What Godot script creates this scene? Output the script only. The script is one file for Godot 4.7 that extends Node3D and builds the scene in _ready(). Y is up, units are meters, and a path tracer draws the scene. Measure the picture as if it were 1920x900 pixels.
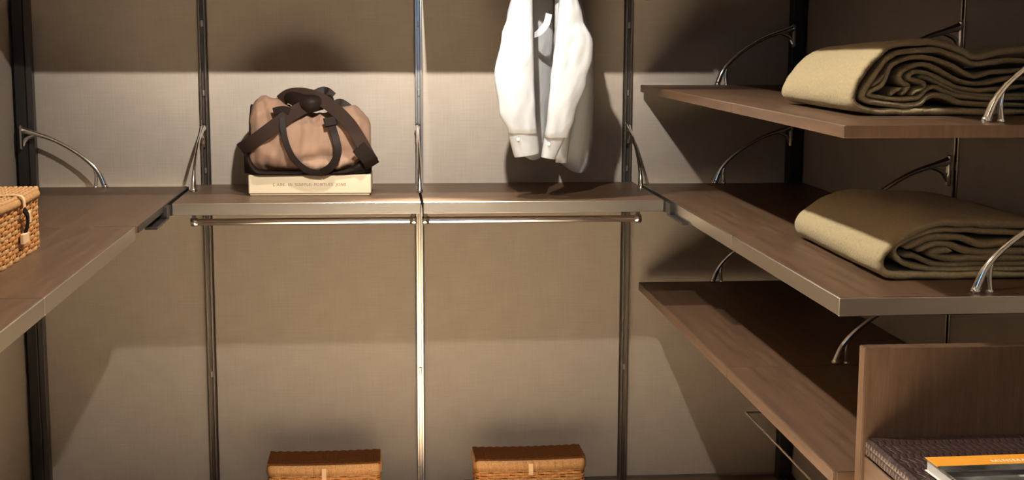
extends Node3D

const WALL_L := -1.19
const WALL_R := 1.425
const SHELF_H := 1.052
const DEPTH := 0.53

var taken := {}
var M := {}
var soft := FastNoiseLite.new()


func _ready() -> void:
	# ---------------------------------------------------------------- camera, sky, large lights, exposure
	var cam := Camera3D.new()
	cam.name = "camera"
	cam.fov = 19.543
	cam.near = 0.05
	cam.far = 60.0
	cam.basis = Basis(Vector3.UP, -0.09224) * Basis(Vector3.RIGHT, -0.14684) * Basis(Vector3.BACK, 0.003585)
	cam.position = Vector3(0.0, 1.55, 4.674)
	add_child(cam)
	cam.current = true
	var we := WorldEnvironment.new()
	we.name = "environment"
	var env := Environment.new()
	env.background_mode = Environment.BG_COLOR
	env.background_color = Color(0.02, 0.02, 0.02)
	env.tonemap_mode = Environment.TONE_MAPPER_LINEAR
	env.tonemap_exposure = 1.0
	env.sdfgi_enabled = true
	env.ssao_enabled = true
	env.ssil_enabled = true
	we.environment = env
	add_child(we)
	var key_color := Color(1.0, 0.972, 0.93)
	# each downlight, out of view above: [half-angle of the cone, softness of its rim, energy]; a tight beam and the wide spill round it
	# (a fourth and a fifth entry tilt the lamp from straight down towards the back wall and turn it to the left, in degrees)
	var near_wall := [[17.0, 0.9, 58.0], [60.0, 0.9, 2.5]]
	var middle := [[17.0, 0.9, 60.0], [84.0, 0.55, 2.5], [40.0, 1.0, 11.5, 84.0, 2.5]]
	var outer := [[20.0, 0.9, 155.0], [64.0, 0.8, 0.9]]  # out of view; strong beam set to bounce light off the floor
	var fill_energy := 0.4

	soft.seed = 7
	soft.frequency = 9.0
	soft.fractal_octaves = 3
	make_materials()

	# ---------------------------------------------------------------- room shell
	build_room()
	downlight(Vector3(0.108, 2.40, 0.80), key_color, near_wall, "unseen ceiling downlight close to the back wall, lighting the shelf front and floor")
	downlight(Vector3(0.108, 2.40, 1.945), key_color, middle, "unseen ceiling downlight over the middle of the closet, lighting the back wall and floor")
	downlight(Vector3(0.108, 2.40, 2.85), key_color, outer, "unseen ceiling downlight at the entrance of the closet, lighting the floor")
	fill_panel(Vector3(0.2, 2.40, 5.0), fill_energy)
	screen(Vector3(0.25, 1.87, 6.44))

	# ---------------------------------------------------------------- uprights, shelves, rails
	build_uprights()
	build_shelves()
	build_rails()
	build_brackets()
	wire_rack()
	drawer_unit()

	# ---------------------------------------------------------------- things on them
	bag_box()
	travel_bag()
	shirts()
	blankets()
	baskets()
	book()


# ==================================================================== naming
func numbered(called: String) -> String:
	var n: int = taken.get(called, 0)
	taken[called] = n + 1
	return called if n == 0 else "%s_%03d" % [called, n]


func tag(o: Node3D, label: String, category: String, group := "") -> Node3D:
	o.set_meta("label", label)
	o.set_meta("category", category)
	if group != "":
		o.set_meta("group", group)
	return o


func thing(called: String, label: String, category: String, at := Vector3.ZERO, turn := 0.0, group := "") -> Node3D:
	var o := Node3D.new()
	o.name = numbered(called)
	add_child(o)
	o.position = at
	o.rotation.y = turn
	return tag(o, label, category, group)


func put(called: String, st: SurfaceTool, m: Material, parent: Node = null) -> MeshInstance3D:
	st.generate_normals()
	var o := MeshInstance3D.new()
	var mesh := st.commit()
	mesh.surface_set_material(0, m)
	o.mesh = mesh
	if parent == null:
		o.name = numbered(called)
		add_child(o)
	else:
		o.name = called
		parent.add_child(o, true)
	return o


func struct(called: String, st: SurfaceTool, m: Material) -> MeshInstance3D:
	var o := put(called, st, m)
	o.set_meta("kind", "structure")
	return o


# ==================================================================== mesh helpers
func nb() -> SurfaceTool:
	var st := SurfaceTool.new()
	st.begin(Mesh.PRIMITIVE_TRIANGLES)
	return st


func tri(st: SurfaceTool, a: Vector3, b: Vector3, c: Vector3, group: int) -> void:
	# a, b, c run counter-clockwise seen from outside; Godot's front faces run clockwise
	st.set_smooth_group(group)
	st.add_vertex(a)
	st.set_smooth_group(group)
	st.add_vertex(c)
	st.set_smooth_group(group)
	st.add_vertex(b)


func tri_out(st: SurfaceTool, a: Vector3, b: Vector3, c: Vector3, from: Vector3, group := -1) -> void:
	if (b - a).cross(c - a).dot((a + b + c) / 3.0 - from) < 0.0:
		tri(st, a, c, b, group)
	else:
		tri(st, a, b, c, group)


func box(st: SurfaceTool, lo: Vector3, hi: Vector3, b := 0.001) -> void:
	# chamfered box between two corners
	var c := (lo + hi) / 2.0
	var h := (hi - lo) / 2.0
	b = minf(b, minf(h.x, minf(h.y, h.z)) * 0.9)
	var v := func(s: Vector3, k: int) -> Vector3:
		var p := h - Vector3(b, b, b)
		p[k] = h[k]
		return c + p * s
	for k in 3:
		var i := (k + 1) % 3
		var j := (k + 2) % 3
		for s: float in [-1.0, 1.0]:
			var q: Array[Vector3] = []
			for w: Vector2 in [Vector2(-1, -1), Vector2(1, -1), Vector2(1, 1), Vector2(-1, 1)]:
				var sg := Vector3.ZERO
				sg[k] = s
				sg[i] = w.x
				sg[j] = w.y
				q.append(v.call(sg, k))
			tri_out(st, q[0], q[1], q[2], c)
			tri_out(st, q[0], q[2], q[3], c)
		for s: float in [-1.0, 1.0]:
			for t: float in [-1.0, 1.0]:
				var e0 := Vector3.ZERO
				e0[i] = s
				e0[j] = t
				e0[k] = -1.0
				var e1 := e0
				e1[k] = 1.0
				var p0: Vector3 = v.call(e0, i)
				var p1: Vector3 = v.call(e1, i)
				var p2: Vector3 = v.call(e1, j)
				var p3: Vector3 = v.call(e0, j)
				tri_out(st, p0, p1, p2, c)
				tri_out(st, p0, p2, p3, c)
	for x: float in [-1.0, 1.0]:
		for y: float in [-1.0, 1.0]:
			for z: float in [-1.0, 1.0]:
				var s := Vector3(x, y, z)
				tri_out(st, v.call(s, 0), v.call(s, 1), v.call(s, 2), c)


func boxed(lo: Vector3, hi: Vector3, b := 0.001) -> SurfaceTool:
	var st := nb()
	box(st, lo, hi, b)
	return st


func loft(st: SurfaceTool, rings: Array, cap0 := true, cap1 := true, group := 0, flat_caps := true, creased := false) -> void:
	# closed rings of equal length joined into one skin; turned outwards by its signed volume
	var t := PackedVector3Array()
	var g := PackedInt32Array()
	var n: int = rings[0].size()
	for i in rings.size() - 1:
		var a: PackedVector3Array = rings[i]
		var b: PackedVector3Array = rings[i + 1]
		for k in n:
			var l := (k + 1) % n
			t.append_array([a[k], a[l], b[l], a[k], b[l], b[k]])
			g.append_array([group + 10 + k, group + 10 + k] if creased else [group, group])
	for e in 2:
		if (e == 0 and not cap0) or (e == 1 and not cap1):
			continue
		var r: PackedVector3Array = rings[0] if e == 0 else rings[rings.size() - 1]
		var c := Vector3.ZERO
		for p in r:
			c += p / n
		for k in n:
			var l := (k + 1) % n
			if e == 0:
				t.append_array([c, r[l], r[k]])
			else:
				t.append_array([c, r[k], r[l]])
			g.append((group + 1 + e) if flat_caps else group)
	var vol := 0.0
	var o := t[0]
	for i in range(0, t.size(), 3):
		vol += (t[i] - o).dot((t[i + 1] - o).cross(t[i + 2] - o))
	for i in range(0, t.size(), 3):
		if vol < 0.0:
			tri(st, t[i], t[i + 2], t[i + 1], g[i / 3])
		else:
			tri(st, t[i], t[i + 1], t[i + 2], g[i / 3])


func smooth3(p: Array, sub: int, closed := false) -> PackedVector3Array:
	var out := PackedVector3Array()
	var n := p.size()
	for i in (n if closed else n - 1):
		var a: Vector3 = p[(i - 1 + n) % n] if closed else p[maxi(i - 1, 0)]
		var b: Vector3 = p[i]
		var c: Vector3 = p[(i + 1) % n]
		var d: Vector3 = p[(i + 2) % n] if closed else p[mini(i + 2, n - 1)]
		for k in sub:
			out.append(b.cubic_interpolate(c, a, d, float(k) / sub))
	if not closed:
		out.append(p[n - 1])
	return out


func tube(st: SurfaceTool, pts: PackedVector3Array, radii: Array, n := 10, squash := 1.0, closed := false) -> void:
	# round sweep; radii are spread evenly along the path
	var rings := []
	var m := pts.size()
	var t0 := (pts[1] - pts[0]).normalized()
	var up := Vector3.UP if absf(t0.y) < 0.9 else Vector3.RIGHT
	var side := t0.cross(up).normalized()
	for i in m:
		var t: Vector3
		if closed:
			t = (pts[(i + 1) % m] - pts[(i - 1 + m) % m]).normalized()
		else:
			t = (pts[mini(i + 1, m - 1)] - pts[maxi(i - 1, 0)]).normalized()
		side = (side - t * side.dot(t)).normalized()
		var u := side.cross(t)
		var f := float(i) / (m - 1) * (radii.size() - 1)
		var k := mini(int(f), maxi(radii.size() - 2, 0))
		var r: float = radii[0] if radii.size() == 1 else lerpf(radii[k], radii[k + 1], f - k)
		var ring := PackedVector3Array()
		for j in n:
			var a := TAU * j / n
			ring.append(pts[i] + side * cos(a) * r * squash + u * sin(a) * r)
		rings.append(ring)
	if closed:
		rings.append(rings[0])
	loft(st, rings, not closed, not closed)


func strap(st: SurfaceTool, pts: PackedVector3Array, face: Callable, w: float, t: float) -> void:
	# flat band; face(i, point) tells which way its broad side looks
	var rings := []
	var m := pts.size()
	for i in m:
		var d := (pts[mini(i + 1, m - 1)] - pts[maxi(i - 1, 0)]).normalized()
		var nrm: Vector3 = face.call(i, pts[i])
		nrm = (nrm - d * nrm.dot(d)).normalized()
		var s := d.cross(nrm)
		var ring := PackedVector3Array()
		for q: Vector2 in [Vector2(-0.5, -0.3), Vector2(-0.45, -0.5), Vector2(0.45, -0.5), Vector2(0.5, -0.3), Vector2(0.5, 0.3), Vector2(0.45, 0.5), Vector2(-0.45, 0.5), Vector2(-0.5, 0.3)]:
			ring.append(pts[i] + s * q.x * w + nrm * q.y * t)
		rings.append(ring)
	loft(st, rings, true, true, 0, true, true)


func disc(st: SurfaceTool, at: Vector3, axis: Vector3, profile: Array, n := 20) -> void:
	# lathe: profile of Vector2(distance along the axis, radius)
	var u := axis.cross(Vector3.UP if absf(axis.y) < 0.9 else Vector3.RIGHT).normalized()
	var v := axis.cross(u)
	var rings := []
	for p: Vector2 in profile:
		var ring := PackedVector3Array()
		for k in n:
			var a := TAU * k / n
			ring.append(at + axis * p.x + (u * cos(a) + v * sin(a)) * p.y)
		rings.append(ring)
	loft(st, rings)


# ==================================================================== materials
func noise_image(sd: int, w: int, h: int, freq: float, octaves := 3, size := 512) -> Image:
	var n := FastNoiseLite.new()
	n.seed = sd
	n.frequency = freq
	n.fractal_octaves = octaves
	var img := n.get_seamless_image(w, h, false, false, 0.15, true)
	if img.get_width() != size or img.get_height() != size:
		img.resize(size, size, Image.INTERPOLATE_CUBIC)
	return img


func ramp(layers: Array, c0: Color, c1: Color) -> Image:
	# layers: [image, weight]; the weighted sum runs from c0 to c1
	var s: int = layers[0][0].get_width()
	var out := Image.create(s, s, false, Image.FORMAT_RGB8)
	for y in s:
		for x in s:
			var v := 0.0
			for l in layers:
				v += l[0].get_pixel(x, y).r * l[1]
			out.set_pixel(x, y, c0.lerp(c1, clampf(v, 0.0, 1.0)))
	return out


func relief(layers: Array, strength: float) -> ImageTexture:
	var img := ramp(layers, Color.BLACK, Color.WHITE)
	img.convert(Image.FORMAT_RGBA8)
	img.bump_map_to_normal_map(strength)
	return ImageTexture.create_from_image(img)


func mat(color: Color, rough: float, metal := 0.0, tex: Texture2D = null, scale := 1.0, nrm: Texture2D = null, nscale := 1.0) -> StandardMaterial3D:
	var m := StandardMaterial3D.new()
	m.albedo_color = color
	m.roughness = rough
	m.metallic = metal
	if tex:
		m.albedo_texture = tex
	if nrm:
		m.normal_enabled = true
		m.normal_texture = nrm
		m.normal_scale = nscale
	if tex or nrm:
		m.uv1_triplanar = true
		m.uv1_scale = Vector3.ONE * scale
	return m


func lin(r: float, g: float, b: float) -> Color:
	return Color(r, g, b).linear_to_srgb()


func make_materials() -> void:
	# woven wall covering: fine threads both ways over a faint mottling
	var th := noise_image(11, 16, 512, 0.11, 2)
	var tv := noise_image(12, 512, 16, 0.11, 2)
	var mottle := noise_image(13, 128, 128, 0.02, 3)
	var wt := ImageTexture.create_from_image(ramp([[th, 0.35], [tv, 0.35], [mottle, 0.3]], Color(0.91, 0.905, 0.90), Color(1, 1, 1)))
	var wn := relief([[th, 0.5], [tv, 0.5]], 2.0)
	M.wall = mat(lin(0.36, 0.305, 0.25), 0.75, 0.0, wt, 3.2, wn, 0.25)
	M.plaster = mat(lin(0.42, 0.38, 0.33), 0.9, 0.0, ImageTexture.create_from_image(ramp([[mottle, 1.0]], Color(0.96, 0.96, 0.96), Color(1, 1, 1))), 0.7)

	# straight-grained veneer, once along u and once along v
	var ga := noise_image(21, 20, 512, 0.045, 4)
	var gb := noise_image(22, 48, 512, 0.16, 2)
	var grain := ramp([[ga, 0.62], [gb, 0.38]], Color(0.72, 0.70, 0.67), Color(1.0, 1.0, 1.0))
	var gtex := ImageTexture.create_from_image(grain)
	var grain_v := grain.duplicate()
	grain_v.rotate_90(CLOCKWISE)
	var gtex_v := ImageTexture.create_from_image(grain_v)
	# one timber for every shelf and for the drawer unit; u and v only turn the grain
	var timber := lin(0.140, 0.080, 0.045)
	M.wood_u = mat(timber, 0.43, 0.0, gtex, 1.4)
	M.wood_v = mat(timber, 0.43, 0.0, gtex_v, 1.4)
	M.panel = mat(timber, 0.5, 0.0, gtex_v, 2.6)
	M.floor = mat(lin(0.20, 0.13, 0.08), 0.4, 0.0, gtex, 0.8)

	# metals
	var br := relief([[gb, 1.0]], 1.0)
	M.alu = mat(lin(0.55, 0.51, 0.45), 0.30, 1.0, null, 3.0, br, 0.12)
	M.steel = mat(lin(0.60, 0.56, 0.50), 0.27, 1.0)
	M.shaded_steel = mat(lin(0.34, 0.30, 0.25), 0.27, 1.0)  # steel darkened for the side uprights, their dark reflections put into the colour
	M.chrome = mat(lin(0.78, 0.76, 0.73), 0.1, 1.0)
	M.black = mat(lin(0.012, 0.010, 0.008), 0.5)
	M.dark_metal = mat(lin(0.10, 0.09, 0.085), 0.35, 0.8)

	# cloth
	var wool := noise_image(31, 256, 256, 0.09, 3)
	var wool2 := noise_image(32, 512, 512, 0.05, 3)
	var fl := ImageTexture.create_from_image(ramp([[wool, 0.45], [wool2, 0.55]], Color(0.80, 0.77, 0.71), Color(1, 1, 1)))
	M.fleece = mat(lin(0.47, 0.39, 0.23), 0.95, 0.0, fl, 5.0, relief([[wool, 0.6], [wool2, 0.4]], 5.0), 0.8)
	M.fleece.rim_enabled = true
	M.fleece.rim = 0.35
	M.fleece.rim_tint = 0.7
	M.unseen_rug = mat(lin(0.74, 0.645, 0.52), 0.95, 0.0, fl, 3.0)
	var crease := noise_image(33, 128, 128, 0.03, 4)
	M.cotton = mat(lin(0.40, 0.405, 0.415), 0.85, 0.0, null, 4.0, relief([[crease, 1.0]], 6.0), 0.35)
	M.cotton.backlight_enabled = true
	M.cotton.backlight = Color(0.35, 0.35, 0.35)
	M.canvas = mat(lin(0.285, 0.170, 0.110), 0.8, 0.0, wt, 7.0, relief([[crease, 1.0]], 6.0), 0.35)
	M.webbing = mat(lin(0.030, 0.018, 0.014), 0.85, 0.0, null, 26.0, wn, 0.6)
	M.leather = mat(lin(0.013, 0.008, 0.006), 0.5, 0.0, null, 9.0, relief([[crease, 1.0]], 4.0), 0.3)

	for m: StandardMaterial3D in [M.webbing, M.leather]:
		m.metallic_specular = 0.2

	# wicker
	var wk := ImageTexture.create_from_image(ramp([[wool2, 1.0]], Color(0.70, 0.62, 0.50), Color(1, 1, 1)))
	M.wicker = mat(lin(0.66, 0.31, 0.092), 0.6, 0.0, wk, 6.0)
	M.wicker_pale = mat(lin(0.64, 0.37, 0.155), 0.6, 0.0, wk, 6.0)
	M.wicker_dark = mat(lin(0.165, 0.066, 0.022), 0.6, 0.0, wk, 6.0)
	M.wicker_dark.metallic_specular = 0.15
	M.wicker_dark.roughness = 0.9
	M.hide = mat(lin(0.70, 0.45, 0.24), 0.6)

	# card and paper
	M.card = mat(lin(0.72, 0.60, 0.41), 0.75)
	M.ink = mat(lin(0.24, 0.165, 0.085), 0.8)
	M.pages = mat(lin(0.83, 0.80, 0.74), 0.85)
	M.orange = mat(lin(0.86, 0.36, 0.035), 0.4)
	M.white_print = mat(lin(0.90, 0.82, 0.62), 0.5)

	# embossed hide of the unit's top: curved ridges running across
	var croc := Image.create(512, 512, false, Image.FORMAT_RGB8)
	for y in 512:
		for x in 512:
			var row := floorf(y / 64.0)
			var u := x / 32.0 + row * 0.37 + 0.25 * sin(TAU * y / 512.0 * 3.0)
			var fu := absf(fposmod(u, 1.0) - 0.5) * 2.0
			var fv := absf(fposmod(y / 64.0, 1.0) - 0.5) * 2.0
			var h := (1.0 - pow(fu, 4.0)) * (1.0 - pow(fv, 10.0))
			croc.set_pixel(x, y, Color(h, h, h))
	M.croc = mat(lin(0.048, 0.026, 0.022), 0.38, 0.0, null, 4.5, relief([[croc, 1.0]], 7.0), 0.9)


func cover_print() -> StandardMaterial3D:
	# black-and-white picture printed on the book's cover
	var w := 512
	var img := Image.create(w, w, false, Image.FORMAT_RGB8)
	var a := noise_image(41, 128, 128, 0.02, 4)
	for y in w:
		for x in w:
			var v := 0.13 + 0.42 * a.get_pixel(x, y).r
			if x > 250:
				v += 0.16
			if y > 70 and y < 130 and x < 250:
				v *= 0.55
			if y < 26 and x > 330 + y:
				v = 0.03
			if y > 108 and x > 300 + (y - 108) * 0.5:
				v = 0.74
			if y > 128 and y < 150 and x > 180 and x < 300:
				v = 0.66
			if y > 210 and x < 300:
				v = 0.5
			img.set_pixel(x, y, Color(v, v, v * 0.96))
	var m := mat(Color.WHITE, 0.4)
	m.albedo_texture = ImageTexture.create_from_image(img)
	return m


# ==================================================================== room
func build_room() -> void:
	var back := struct("wall_back", boxed(Vector3(WALL_L - 0.1, 0, -0.12), Vector3(WALL_R + 0.1, 2.44, -0.012)), M.plaster)
	var edges := [WALL_L, -0.600, -0.570, 0.103, 0.133, 0.807, 0.837, WALL_R]
	for i in range(0, 8, 2):
		put("panel", boxed(Vector3(edges[i], 0.012, -0.012), Vector3(edges[i + 1], 2.42, 0.0), 0.0015), M.wall, back)
	var left := struct("wall_left", boxed(Vector3(WALL_L - 0.12, 0, -0.02), Vector3(WALL_L - 0.012, 2.44, 3.1)), M.plaster)
	for z: Vector2 in [Vector2(0.0, 1.003), Vector2(1.033, 1.995), Vector2(2.025, 3.1)]:
		put("panel", boxed(Vector3(WALL_L - 0.012, 0.012, z.x), Vector3(WALL_L, 2.42, z.y), 0.0015), M.wall, left)
	var right := struct("wall_right", boxed(Vector3(WALL_R + 0.012, 0, -0.02), Vector3(WALL_R + 0.12, 2.44, 3.1)), M.plaster)
	for z: Vector2 in [Vector2(0.0, 1.300), Vector2(1.330, 2.085), Vector2(2.115, 3.1)]:
		put("panel", boxed(Vector3(WALL_R, 0.012, z.x), Vector3(WALL_R + 0.012, 2.42, z.y), 0.0015), M.wall, right)
	struct("wall_left_return", boxed(Vector3(-2.8, 0, 2.98), Vector3(WALL_L - 0.12, 2.44, 3.1)), M.plaster)
	struct("wall_right_return", boxed(Vector3(WALL_R + 0.12, 0, 2.98), Vector3(3.2, 2.44, 3.1)), M.plaster)
	struct("wall_left_front", boxed(Vector3(-2.92, 0, 2.98), Vector3(-2.8, 2.44, 6.62)), M.plaster)
	struct("wall_right_front", boxed(Vector3(3.2, 0, 2.98), Vector3(3.32, 2.44, 6.62)), M.plaster)
	struct("wall_front", boxed(Vector3(-2.92, 0, 6.5), Vector3(3.32, 2.44, 6.62)), M.plaster)
	struct("floor", boxed(Vector3(-2.92, -0.1, -0.12), Vector3(3.32, 0.0, 6.62)), M.floor)
	unseen_rug()
	struct("ceiling", boxed(Vector3(-2.92, 2.42, -0.12), Vector3(3.32, 2.52, 6.62)), M.plaster)


func unseen_rug() -> void:
	# unseen pale floor covering below the frame, placed to throw the warm light back up onto the wall
	var st := nb()
	var rings := []
	for p: Vector2 in [Vector2(0.0, 0.0), Vector2(0.004, 0.006), Vector2(0.009, 0.006), Vector2(0.012, 0.0)]:
		var ring := PackedVector3Array()
		for q in outline(1.30, 3.00, 0.02, 60):
			ring.append(Vector3(q.x, p.x, q.z) + Vector3(q.x, 0, q.z).normalized() * p.y)
		rings.append(ring)
	loft(st, rings)
	var o := put("unseen_rug", st, M.unseen_rug)
	o.position = Vector3(0.11, 0.0, 2.15)
	tag(o, "unseen pale carpet on the closet floor, reflecting light up onto the back wall", "unseen_rug")


func downlight(at: Vector3, color: Color, beams: Array, label: String) -> void:
	var t := thing("unseen_downlight", label, "downlight", at, 0.0, "ceiling downlights")
	var st := nb()
	var rings := []
	for p: Vector2 in [Vector2(0.020, 0.040), Vector2(0.0, 0.040), Vector2(-0.004, 0.044), Vector2(-0.004, 0.056), Vector2(0.0, 0.060), Vector2(0.020, 0.060)]:
		var ring := PackedVector3Array()
		for k in 32:
			ring.append(Vector3(cos(TAU * k / 32) * p.y, p.x, sin(TAU * k / 32) * p.y))
		rings.append(ring)
	rings.append(rings[0])
	loft(st, rings, false, false)
	put("trim_ring", st, M.steel, t)
	var glow := mat(Color.WHITE, 0.5)
	glow.emission_enabled = true
	glow.emission = color
	glow.emission_energy_multiplier = 3.0
	st = nb()
	disc(st, Vector3.ZERO, Vector3.UP, [Vector2(0.004, 0.039), Vector2(0.012, 0.039)], 24)
	put("lamp_lens", st, glow, t)
	for q: Array in beams:
		var l := SpotLight3D.new()
		l.name = "downlight_beam"
		l.light_color = color
		l.light_energy = q[2]
		l.spot_angle = q[0]
		l.spot_angle_attenuation = q[1]
		l.spot_range = 9.0
		l.spot_attenuation = 2.0
		l.light_size = 0.022
		l.shadow_enabled = true
		l.rotation.x = -PI / 2 + (deg_to_rad(q[3]) if q.size() > 3 else 0.0)
		l.rotation.y = deg_to_rad(q[4]) if q.size() > 4 else 0.0
		l.position = Vector3(0, -0.012, 0)
		t.add_child(l, true)


func fill_panel(at: Vector3, energy: float) -> void:  # added fill lamp, softly lifting the faces turned to the viewer
	var t := thing("added_fill_panel", "added fill light panel on the ceiling behind the viewer", "light panel", at)
	put("housing", boxed(Vector3(-0.62, 0.0, -0.42), Vector3(0.62, 0.02, 0.42), 0.003), M.steel, t)
	var glow := mat(Color.WHITE, 0.6)
	glow.emission_enabled = true
	glow.emission = Color(1.0, 0.9, 0.76)
	glow.emission_energy_multiplier = 0.8
	put("fill_diffuser", boxed(Vector3(-0.6, -0.006, -0.4), Vector3(0.6, 0.0, 0.4), 0.002), glow, t)
	var l := AreaLight3D.new()
	l.name = "fill_light"
	l.area_size = Vector2(1.2, 0.8)
	l.area_normalize_energy = true
	l.light_color = Color(1.0, 0.9, 0.76)
	l.light_energy = energy
	l.shadow_enabled = true
	l.rotation.x = -PI / 2
	l.position = Vector3(0, -0.012, 0)
	t.add_child(l)


func screen(at: Vector3) -> void:  # out of view; placed so the centre upright mirrors its blue
	var t := thing("unseen_blue_screen", "unseen blue lit screen behind the viewer, mirrored in the centre upright", "screen", at)
	put("housing", boxed(Vector3(-0.56, -0.30, 0.0), Vector3(0.56, 0.30, 0.058), 0.004), M.black, t)
	var glow := mat(Color(0.02, 0.05, 0.12), 0.3)
	glow.emission_enabled = true
	glow.emission = Color(0.50, 0.74, 0.98)
	glow.emission_energy_multiplier = 3.2
	put("screen_glass", boxed(Vector3(-0.54, -0.28, -0.004), Vector3(0.54, 0.28, 0.0), 0.001), glow, t)
	var l := AreaLight3D.new()
	l.name = "unseen_screen_light"
	l.area_size = Vector2(1.08, 0.56)
	l.area_normalize_energy = true
	l.light_color = Color(0.26, 0.56, 0.98)
	l.light_energy = 0.02
	l.shadow_enabled = true
	l.position = Vector3(0, 0, -0.012)
	t.add_child(l)


# ==================================================================== uprights
func upright(label: String, at: Vector3, turn: float, gap := 0.0042, rim := 0.0125, bright := false) -> void:  # bright keeps lighter metal on one upright, standing for what it mirrors
	# slotted aluminium channel standing on the floor against a wall, face looking along its own +z
	var t := thing("wall_upright", label, "upright", at, turn, "slotted aluminium uprights between the wall panels")
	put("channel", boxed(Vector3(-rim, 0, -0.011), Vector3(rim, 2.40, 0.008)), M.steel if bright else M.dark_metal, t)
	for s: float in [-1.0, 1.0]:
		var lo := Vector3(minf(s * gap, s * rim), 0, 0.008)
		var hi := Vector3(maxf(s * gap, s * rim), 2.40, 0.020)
		put("face_lip", boxed(lo, hi, 0.0022), M.steel if bright else M.shaded_steel, t)
	for h: float in [0.40, 1.09, 1.215, 1.345, 1.57, 1.83]:
		put("slot_pin", boxed(Vector3(-0.0035, h, 0.008), Vector3(0.0035, h + 0.02, 0.016)), M.alu, t)


func build_uprights() -> void:
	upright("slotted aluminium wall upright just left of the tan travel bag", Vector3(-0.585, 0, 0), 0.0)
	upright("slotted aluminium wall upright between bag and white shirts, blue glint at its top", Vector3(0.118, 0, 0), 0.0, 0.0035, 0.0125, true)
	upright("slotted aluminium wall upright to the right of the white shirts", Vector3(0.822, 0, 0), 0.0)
	upright("slotted upright on the right wall behind the folded blankets", Vector3(WALL_R + 0.017, 0, 1.315), -PI / 2, 0.0075, 0.0135)
	upright("slotted upright on the right wall at the near end of the blanket shelves", Vector3(WALL_R + 0.017, 0, 2.10), -PI / 2, 0.0075, 0.0135)
	upright("slotted upright on the left wall behind the wicker basket", Vector3(WALL_L - 0.017, 0, 1.018), PI / 2, 0.0075, 0.0135)
	upright("slotted upright on the left wall nearest the viewer", Vector3(WALL_L - 0.017, 0, 2.009), PI / 2, 0.0075, 0.0135)
	var t := thing("corner_upright", "black corner upright with grey face strip on the left", "upright", Vector3(-1.162, 0, 0.025))
	put("post", boxed(Vector3(-0.016, 0, -0.025), Vector3(0.016, 2.40, 0.025), 0.002), M.black, t)
	put("face_strip", boxed(Vector3(0.016, 0, -0.025), Vector3(0.036, 2.40, 0.012), 0.002), M.dark_metal, t)
	t = thing("corner_upright", "wide black corner upright behind the blanket shelves on the right", "upright", Vector3(1.393, 0, 0.025))
	put("post", boxed(Vector3(-0.020, 0, -0.025), Vector3(0.020, 2.40, 0.025), 0.002), M.black, t)
	put("face_strip", boxed(Vector3(0.020, 0, -0.025), Vector3(0.026, 2.40, 0.020), 0.002), M.dark_metal, t)


# ==================================================================== shelves
func shelf(label: String, lo: Vector3, hi: Vector3, front: String, metal: bool, group: String) -> Node3D:
	# board with a separate front edge; front is "x+", "x-" or "z+"
	var t := thing("wall_shelf", label, "shelf", Vector3((lo.x + hi.x) / 2, lo.y, (lo.z + hi.z) / 2), 0.0, group)
	var a := lo - t.position
	var b := hi - t.position
	var e := 0.003
	var ea := a
	var eb := b
	if front == "x+":
		ea.x = b.x - e
		b.x -= e
	elif front == "x-":
		eb.x = a.x + e
		a.x += e
	else:
		ea.z = b.z - e
		b.z -= e
	put("board", boxed(a, b, 0.0008), M.wood_u if front == "z+" else M.wood_v, t)
	put("front_edge", boxed(ea, eb, 0.0014), M.alu if metal else M.wood_u, t)
	if front == "z+":
		for s: float in [-1.0, 1.0]:
			var x := a.x if s < 0 else b.x
			put("end_strip", boxed(Vector3(x - 0.001, a.y + 0.002, a.z), Vector3(x + 0.001, b.y - 0.001, b.z), 0.0004), M.black, t)
	return t


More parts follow.
